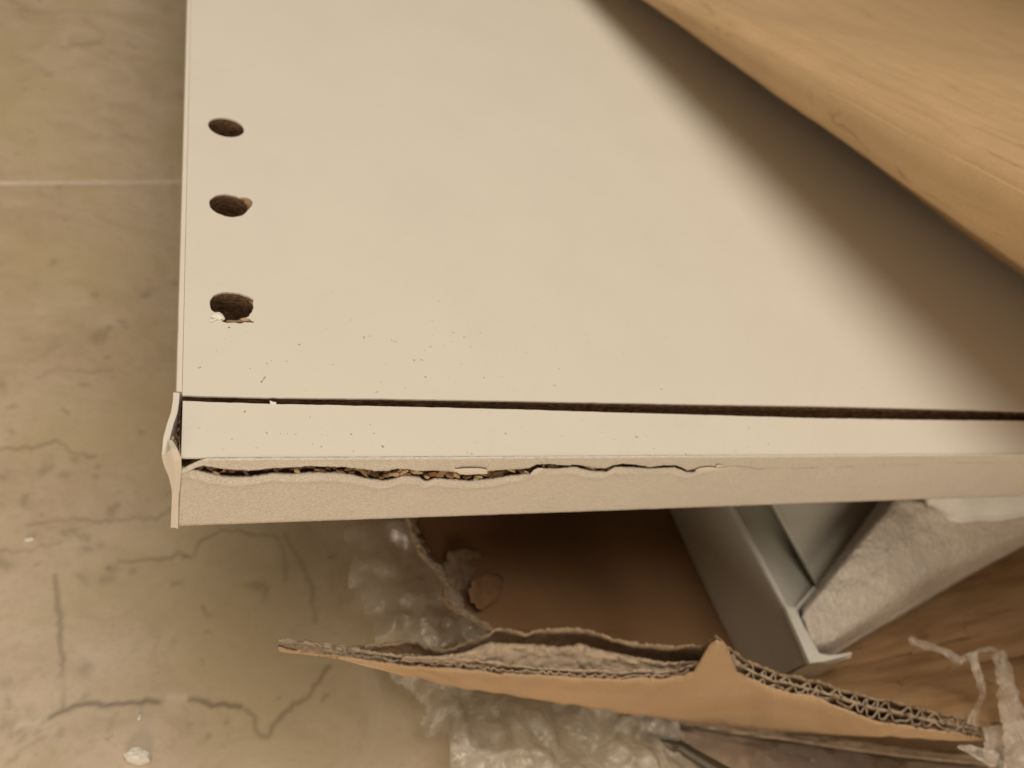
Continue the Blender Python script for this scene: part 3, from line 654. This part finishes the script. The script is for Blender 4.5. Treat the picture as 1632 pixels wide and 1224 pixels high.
# the crumpled, split middle layer lying open
m2 = [(700, 1046), (740, 1040), (780, 1023), (800, 1025), (836, 1026), (865, 1028), (893, 1031), (915, 1028), (926, 1025), (940, 1032), (963, 1037), (1005, 1046), (1062, 1056), (1118, 1054), (1135, 1045)]
rows = []
for x in np.arange(640, 1132, 2.5):
    yt = by_x(m2, x) + 2.0 * nz(x * .13, 4) + 1.5 * nz(x * .37, 8); yb = by_x(f_top, x) - 6 + 1.5 * nz(x * .1, 2); r = []
    for j in range(14):
        t = j / 13; py = lerp(yt, max(yt + 2, yb), t)
        z = ZT + .02 - .35 * t + .16 * fbm(x * .022, t * 1.6, 2) * math.sin(math.pi * min(1, t + .15)) + .07 * nz(x * .09, t * 6)
        if j == 0: z -= .12
        r.append(P(x, py, z))
    rows.append(r)
v, f = grid(rows); obj('split_paper_layer', v, f, TORN, box, True, 'crumpled fibrous paper layer split open along the torn wall', thick=.04)
def fluting(ta, tb, x0, x1, wl, a, b, hgt, seed, cup, th=.03):
    rows = []
    for x in np.arange(x0, x1, wl / 14):
        ph = (x / wl + 1.1 * nz(x * .018, seed) + .3 * nz(x * .05, seed)) % 1.0
        tri = smooth(0, .32, ph) if ph < .5 else 1 - smooth(.55, 1.0, ph)
        amp = (1 - .7 * abs(nz(x * .03, seed + 4))) * (.3 + .5 * abs(nz(x * .02, 31)) if x < 1100 else 1); tri = .5 + (tri - .5) * amp
        ya, yb = by_x(ta, x), by_x(tb, x)
        pa, pb = on_plane(ta, x, ya), on_plane(tb, x, yb); p = pa + (pb - pa) * lerp(a, b, tri)
        p = p + np.array([cup * (tri - .5) + .05 * nz(x * .1, seed + 8), 0, -.02 - .16 * abs(nz(x * .06, seed + 2)) - .06 * abs(nz(x * .25, seed + 5))]); h = min(hgt, hang(x))
        wd_ = wall_dir(x); rows.append([p + wd_ * (h * k / 4) for k in range(5)])
    v, f = grid(rows); obj('fluting', v, f, TORN, box, True, thick=th)
fluting(b_top, m_top, 1165, 1740, 23, .04, .94, 1.2, 2, -.05)
fluting(m_top, f_top, 1185, 1740, 23, .04, .62, .8, 6, -.02)
fluting(m_top, f_top, 450, 1100, 19, .1, .78, .7, 9, 0)

# box bottom with crushed creases, right of the foam
corners = ((1320, 985), (1900, 640), (1900, 1204), (1238, 1125))
rows = []
for i in range(90):
    s = i / 89; r = []
    for j in range(60):
        t = j / 59
        px = lerp(lerp(corners[0][0], corners[1][0], s), lerp(corners[3][0], corners[2][0], s), t); py = lerp(lerp(corners[0][1], corners[1][1], s), lerp(corners[3][1], corners[2][1], s), t)
        z = -7.3 + .12 * fbm(px * .006, py * .02, 2)
        for (ax, ay), (bx, by), d_, w_ in (((1380, 1108), (1640, 1045), .22, 9), ((1300, 1085), (1660, 985), .10, 8), ((1440, 1108), (1500, 1122), .35, 5), ((1370, 1140), (1700, 1130), .25, 10), ((1560, 1065), (1640, 1055), .3, 8)):
            tt = min(1, max(0, ((px - ax) * (bx - ax) + (py - ay) * (by - ay)) / ((bx - ax) ** 2 + (by - ay) ** 2))); dd = math.hypot(px - ax - tt * (bx - ax), py - ay - tt * (by - ay)) + 4 * nz(px * .03, py * .03)
            z -= d_ * math.exp(-(dd / w_) ** 2)
        z = lerp(z, zt0(px) - hang(px) - .1, smooth(.62, 1, t)) if px > 1000 else z
        r.append(P(px, py, z))
    rows.append(r)
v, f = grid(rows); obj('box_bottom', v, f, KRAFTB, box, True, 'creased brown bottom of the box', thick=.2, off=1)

# ---------------------------------------------------------------- loose cardboard sheets under the torn wall, bottom right
def sheet(name, pts, z, mat, lab, catg, thick, tilt=None, loc=None, wob=.05):
    vv = []
    c = np.mean(np.array([q[:2] for q in pts]), 0)
    base = thing(name, lab, catg, tuple(P(c[0], c[1], z)))
    R_ = resample(pts + [pts[0]], 12)[:-1]; n = len(R_); K = 8; V = []; Fc = []
    for k in range(K + 1):
        for i, p in enumerate(R_):
            q = c + (p[:2] - c) * k / K; zz = z + (tilt(q[0], q[1]) if tilt else 0) + wob * fbm(q[0] * .01, q[1] * .03, 5)
            V.append(tuple(P(q[0], q[1], zz)))
    for k in range(K):
        for i in range(n): Fc.append((k * n + i, k * n + (i + 1) % n, (k + 1) * n + (i + 1) % n, (k + 1) * n + i))
    obj('board', V, Fc, mat, base, True, thick=thick, off=0)
    return base
sheet('cardboard_sheet', [(985, 1138), (1120, 1164), (1240, 1184), (1340, 1198), (1450, 1212), (1560, 1222), (1700, 1238), (1760, 1330), (1300, 1340), (1120, 1250), (1030, 1165)], -8.65, GREYB, 'greyish brown cardboard sheet lying lowest under the torn box wall', 'cardboard', .12, lambda x, y: .0)
sheet('cardboard_strip', [(1000, 1138), (1160, 1153), (1232, 1163), (1300, 1173), (1430, 1192), (1560, 1206), (1700, 1222), (1700, 1230), (1550, 1217), (1430, 1205), (1280, 1184), (1150, 1165)], -8.35, TORN, 'thin cardboard strip wedged between box wall and lower sheet', 'cardboard', .12)
st = thing('packing_strap', 'dark curled packing strap at the bottom edge of the photo', 'strap', tuple(P(1120, 1200, -8.2)))
rows = []
for k, (x, y, x2, y2) in enumerate(resample([(1030, 1168, 1062, 1190), (1060, 1174, 1075, 1200), (1085, 1180, 1080, 1198), (1110, 1196, 1096, 1208), (1150, 1218, 1126, 1228), (1230, 1262, 1200, 1280)], 6)):
    rows.append([P(lerp(x, x2, t), lerp(y, y2, t), -8.2 + .22 * math.sin(math.pi * t) + .05 * k * .1) for t in (0, .25, .5, .75, 1)])
v, f = grid(rows); obj('strap_band', v, f, DARKST, st, True, thick=.05)

# ---------------------------------------------------------------- white furniture frame in the box
wf = thing('white_frame', 'white furniture frame with raised rim standing in the shade of the box', 'furniture part', tuple(P(1240, 940, -9)))
def quadstrip(name, a, b, za, zb, mat, parent, th=.05, sub=10, lab=None):
    rows = []
    for i in range(len(a)):
        rows.append([P(lerp(a[i][0], b[i][0], t), lerp(a[i][1], b[i][1], t), lerp(za[i] if isinstance(za, (list, tuple)) else za, zb[i] if isinstance(zb, (list, tuple)) else zb, t)) for t in np.linspace(0, 1, sub)])
    v, f = grid(rows); return obj(name, v, f, mat, parent, False, lab, thick=th)
rim_l = [(1110, 690), (1162, 807), (1183, 848), (1209, 895), (1251, 973), (1288, 1056)]
rim_r = [(1122, 690), (1169, 807), (1191, 848), (1217, 895), (1256, 970), (1292, 1052)]
low_l = [(1005, 690), (1066, 807), (1088, 855), (1108, 900), (1150, 990), (1205, 1095)]
quadstrip('side_face', rim_l, low_l, -5.6, -8.7, WHITE, wf)
quadstrip('rim', rim_l, rim_r, -5.58, -5.58, WHITE, wf, .08)
quadstrip('corner_rim', [(1249, 968), (1262, 998), (1288, 1057), (1290, 1060)], [(1265, 970), (1281, 1003), (1306, 1047), (1309, 1049)], -5.5, -5.5, WHITE, wf, .12)
quadstrip('corner_rim', [(1288, 1058), (1312, 1056), (1340, 1049), (1356, 1044)], [(1300, 1042), (1318, 1046), (1338, 1044), (1354, 1041)], -5.46, -5.46, WHITE, wf, .12)
ln2 = [(1175, 690), (1233, 806), (1247, 832), (1261, 858), (1295, 921), (1308, 945)]
quadstrip('recess', rim_r, [(1200, 690), (1262, 807), (1278, 848), (1297, 890), (1325, 940), (1350, 1000)], -5.75, -7.0, WHITE, wf)
quadstrip('inner_step', ln2, [(1500, 690), (1480, 806), (1460, 832), (1440, 858), (1390, 921), (1350, 945)], [-4.6, -5.4, -5.6, -5.8, -6.25, -6.4], [-4.8, -5.6, -5.8, -6.0, -6.4, -6.5], WHITE, wf)
quadstrip('inner_step', ln2, [(p[0] - 6, p[1] + 6) for p in ln2], [-4.6, -5.4, -5.6, -5.8, -6.25, -6.4], -7.2, WHITE, wf)
quadstrip('inner_rim', ln2, [(p[0] + 5, p[1] - 1) for p in ln2], [-4.55, -5.33, -5.52, -5.72, -6.15, -6.3], [-4.55, -5.33, -5.52, -5.72, -6.15, -6.3], WHITE, wf, .05)
quadstrip('cross_ledge', [(1263, 971), (1278, 955), (1296, 935)], [(1268, 975), (1283, 959), (1300, 939)], -5.8, -5.8, WHITE, wf, .08)
quadstrip('cross_ledge', [(1268, 975), (1283, 959), (1300, 939)], [(1308, 1048), (1330, 1040), (1345, 1000)], -5.85, -6.3, WHITE, wf, .05)
quadstrip('under_face', [(1288, 1058), (1320, 1056), (1356, 1046)], [(1240, 1090), (1290, 1085), (1330, 1062)], -5.65, -7.2, WHITE, wf)

# foam block resting on the frame
fo = thing('foam_block', 'pale wrinkled foam block lying on the white frame, right under the panel', 'foam', tuple(P(1450, 930, -6)))
#  profile across the block (from its far upper side to its near lower side), left end -> right end
fa = [((1405, 740), -5.0), ((1398, 805), -4.6), ((1310, 925), -4.9), ((1276, 972), -5.1), ((1284, 1005), -5.25), ((1300, 1046), -5.5), ((1330, 1052), -6.3)]
secL = [((1500, 720), -4.2), ((1400, 800), -4.9), ((1355, 865), -5.1), ((1310, 926), -5.3), ((1280, 968), -5.5), ((1290, 1010), -5.6), ((1304, 1044), -5.7)]
secR = [((1900, 640), -3.6), ((1860, 700), -3.7), ((1840, 735), -3.95), ((1830, 760), -4.4), ((1822, 790), -5.0), ((1810, 800), -5.6), ((1780, 800), -6.2)]
low_edge = [(1304, 1048), (1330, 1045), (1380, 1015), (1450, 975), (1520, 932), (1580, 898), (1640, 866), (1720, 822), (1800, 780)]
top_edge = [(1276, 968), (1308, 926), (1345, 876), (1400, 800), (1420, 770), (1470, 786), (1500, 800), (1640, 785), (1800, 765)]
rows = []
NF = 70
te = np.array(resample(top_edge, 6)); le = np.array(resample(low_edge, 6))
for i in range(NF):
    s = i / (NF - 1)
    a = te[min(len(te) - 1, int(s * (len(te) - 1)))]; b = le[min(len(le) - 1, int(s * (len(le) - 1)))]
    zt_ = lerp(-5.3, -3.9, smooth(0, .55, s)); zb_ = lerp(-5.7, -5.1, s); r = []
    for j in range(34):
        t = j / 33; px = lerp(a[0], b[0], t); py = lerp(a[1], b[1], t)
        z = lerp(zt_, zb_, t ** 1.25) - .6 * smooth(.74, 1.0, t) ** 1.5 - .5 * smooth(.16, 0, t) ** 2 + .05 * fbm(px * .03, py * .045, 1) * min(1, t * 6) * min(1, (1 - t) * 6)
        r.append(P(px, py, z))
    # wrap over the top and round the bottom
    top = r[0] + np.array([.5, .1, -.25]); top2 = top + np.array([1.5, .2, -1.2])
    bot = r[-1] + np.array([.5, 1.2, -.35])
    rows.append([top2, top] + r + [bot])
v, f = grid(rows); obj('foam_body', v, f, FOAM, fo, True, thick=.1, off=-1)
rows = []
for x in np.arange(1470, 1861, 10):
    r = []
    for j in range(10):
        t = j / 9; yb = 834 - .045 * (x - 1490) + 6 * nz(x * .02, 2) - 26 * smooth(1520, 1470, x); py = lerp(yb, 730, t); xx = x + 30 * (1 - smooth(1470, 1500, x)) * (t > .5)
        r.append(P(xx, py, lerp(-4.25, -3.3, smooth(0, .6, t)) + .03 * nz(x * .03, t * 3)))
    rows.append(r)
v, f = grid(rows); obj('foam_top', v, f, FOAMT, fo, True, 'upper face of the foam, coloured paler as if lit', thick=.35, off=-1)

# ---------------------------------------------------------------- plastic film
def film(name, poly, z, amp, step, mat, lab, seed, catg='plastic film', bub=0.0, thick=None):
    xs = [p[0] for p in poly]; ys_ = [p[1] for p in poly]
    # world grid under the polygon
    W = [P(a, b, z)[:2] for a, b in poly]; x0, x1 = min(p[0] for p in W), max(p[0] for p in W); y0, y1 = min(p[1] for p in W), max(p[1] for p in W)
    nx = int((x1 - x0) / step) + 1; ny = int((y1 - y0) / step) + 1; V = []; idx = {}; Fc = []
    for i in range(nx):
        for j in range(ny):
            x = x0 + i * step; y = y0 + j * step
            q = np.array([x + .35 * nz(x * 1.3, y * 1.3, seed) + .12 * nz(x * 5, y * 5, seed), y + .35 * nz(x * 1.3, y * 1.3, seed + 5)])
            if not inside(q, W): continue
            qx, qy = x + .5 * nz(x * .7, y * .7, seed + 20), y + .5 * nz(x * .7, y * .7, seed + 25)
            def cone(k, o): return noise.voronoi(Vector((qx * k, qy * k, seed + o)))[0][0]
            rid = .62 * cone(.55, 0) + .30 * cone(1.25, 3) + .12 * cone(2.6, 6)
            h = amp * rid
            if bub:
                bx = x / 1.0; by = y / .87; row = math.floor(by); ox = bx - .5 * (row % 2); d = math.hypot(ox - round(ox), (by - row - .5) * .87)
                h += bub * math.sqrt(max(0, 1 - (d / .42) ** 2))
            dx = .12 * nz(x * 2.3, y * 2.3, seed + 11); dy = .12 * nz(x * 2.3, y * 2.3, seed + 13)
            idx[(i, j)] = len(V); V.append((x + dx, y + dy, z + h))
    for (i, j) in list(idx):
        if (i + 1, j) in idx and (i, j + 1) in idx and (i + 1, j + 1) in idx: Fc.append((idx[(i, j)], idx[(i + 1, j)], idx[(i + 1, j + 1)], idx[(i, j + 1)]))
    o = obj(name, V, Fc, mat, None, True); o['label'] = lab; o['category'] = catg
    return o
film('bubble_wrap', [(535, 760), (770, 760), (830, 1060), (600, 1050), (575, 985), (552, 920), (545, 860)], -8.0, 1.0, .09, FILM, 'crumpled clear bubble wrap on the marble between panel and torn wall', 3.3, bub=.16)
film('bubble_wrap', [(585, 1050), (760, 1060), (1010, 1120), (1090, 1190), (1180, 1300), (700, 1300), (690, 1215), (650, 1150), (610, 1100)], -8.85, 1.5, .09, FILMW, 'crumpled milky bubble wrap bulging out below the torn box wall', 9.1, bub=.1)
film('bubble_wrap', [(1190, 1190), (1320, 1195), (1450, 1215), (1470, 1330), (1200, 1330)], -8.5, .25, .08, m_film('thin_clear_film', .16), 'thin clear film over the lower cardboard sheet', 5.2)
# torn milky film hanging at the right
tf = thing('torn_film', 'shredded milky plastic film hanging over the torn wall at the right edge', 'plastic film', tuple(P(1590, 1150, -4)))
def strand(pts, z0, z1, seed, mat=FILMT, name='film_strand'):
    rows = []
    R_ = resample(pts, 3); n = len(R_)
    for i, (x, y, wd) in enumerate(R_):
        s = i / (n - 1); r = []
        nx_ = R_[min(n - 1, i + 1)][:2] - R_[max(0, i - 1)][:2]; nx_ = nx_ / (np.linalg.norm(nx_) + 1e-9); nrm = np.array([-nx_[1], nx_[0]])
        wd = wd * (1 + .35 * nz(i * .25, seed))
        for j in range(8):
            t = j / 7 - .5; q = np.array([x, y]) + nrm * t * wd + 1.6 * np.array([nz(i * .3, seed + j * .3), nz(i * .3, seed + 3)])
            r.append(P(q[0], q[1], lerp(z0, z1, s) + .14 * nz(i * .12, j * .4, seed) + .05 * nz(i * .4, j * .6, seed)))
        rows.append(r)
    v, f = grid(rows); obj(name, v, f, mat, tf, True)
strand([(1450, 1016, 6), (1458, 1024, 13), (1480, 1030, 12), (1500, 1036, 9), (1512, 1042, 12), (1525, 1052, 14), (1535, 1056, 6)], -4.6, -4.4, 1)
strand([(1528, 1052, 10), (1545, 1046, 9), (1562, 1036, 7), (1580, 1034, 7), (1600, 1042, 8)], -4.3, -4.2, 2)
strand([(1548, 1040, 16), (1554, 1060, 15), (1562, 1085, 12), (1568, 1105, 11), (1560, 1122, 10), (1552, 1140, 13), (1548, 1155, 16)], -4.2, -4.4, 3)
strand([(1590, 1040, 20), (1598, 1060, 26), (1604, 1090, 28), (1608, 1120, 36), (1618, 1150, 44), (1626, 1190, 50), (1630, 1250, 60)], -4.1, -4.0, 4)
strand([(1526, 1190, 4), (1545, 1194, 14), (1565, 1203, 20), (1590, 1212, 26)], -4.5, -4.3, 7)
film('torn_film', [(1530, 1200), (1560, 1165), (1590, 1150), (1625, 1120), (1720, 1110), (1760, 1320), (1540, 1320), (1545, 1235)], -4.9, .8, .07, FILMT, 'crumpled end of milky film in the bottom right corner', 12.4)

# ---------------------------------------------------------------- white crumbs on the floor
def pebble(px, py, sx, sy, h, lab, seed):
    rr = random.Random(seed); c = P(px, py, FZ); V = []; Fc = []; n = 9
    for k, (s, z) in enumerate(((1, .0), (1.05, .45), (.8, .95), (.35, 1.0))):
        for i in range(n):
            a = 2 * math.pi * i / n; q = s * (1 + .22 * math.sin(a * 2 + seed) + rr.uniform(-.1, .1)); V.append((c[0] + sx * q * math.cos(a), c[1] + sy * q * math.sin(a), FZ + .003 + h * z + rr.uniform(0, .02) * k))
    for k in range(3):
        for i in range(n): Fc.append((k * n + i, k * n + (i + 1) % n, (k + 1) * n + (i + 1) % n, (k + 1) * n + i))
    Fc.append(tuple(range(3 * n, 4 * n)))
    o = obj('laminate_crumb', V, Fc, CRUMB, None, False); o['label'] = lab; o['category'] = 'crumb'
pebble(220, 1207, .24, .17, .22, 'white crumb lying on the marble below the long crack', 3)
pebble(222, 1145, .06, .05, .06, 'tiny pale crumb just under the middle of the marble crack', 5)
pebble(47, 862, .09, .06, .05, 'small pale crumb on the marble near the left edge', 8)
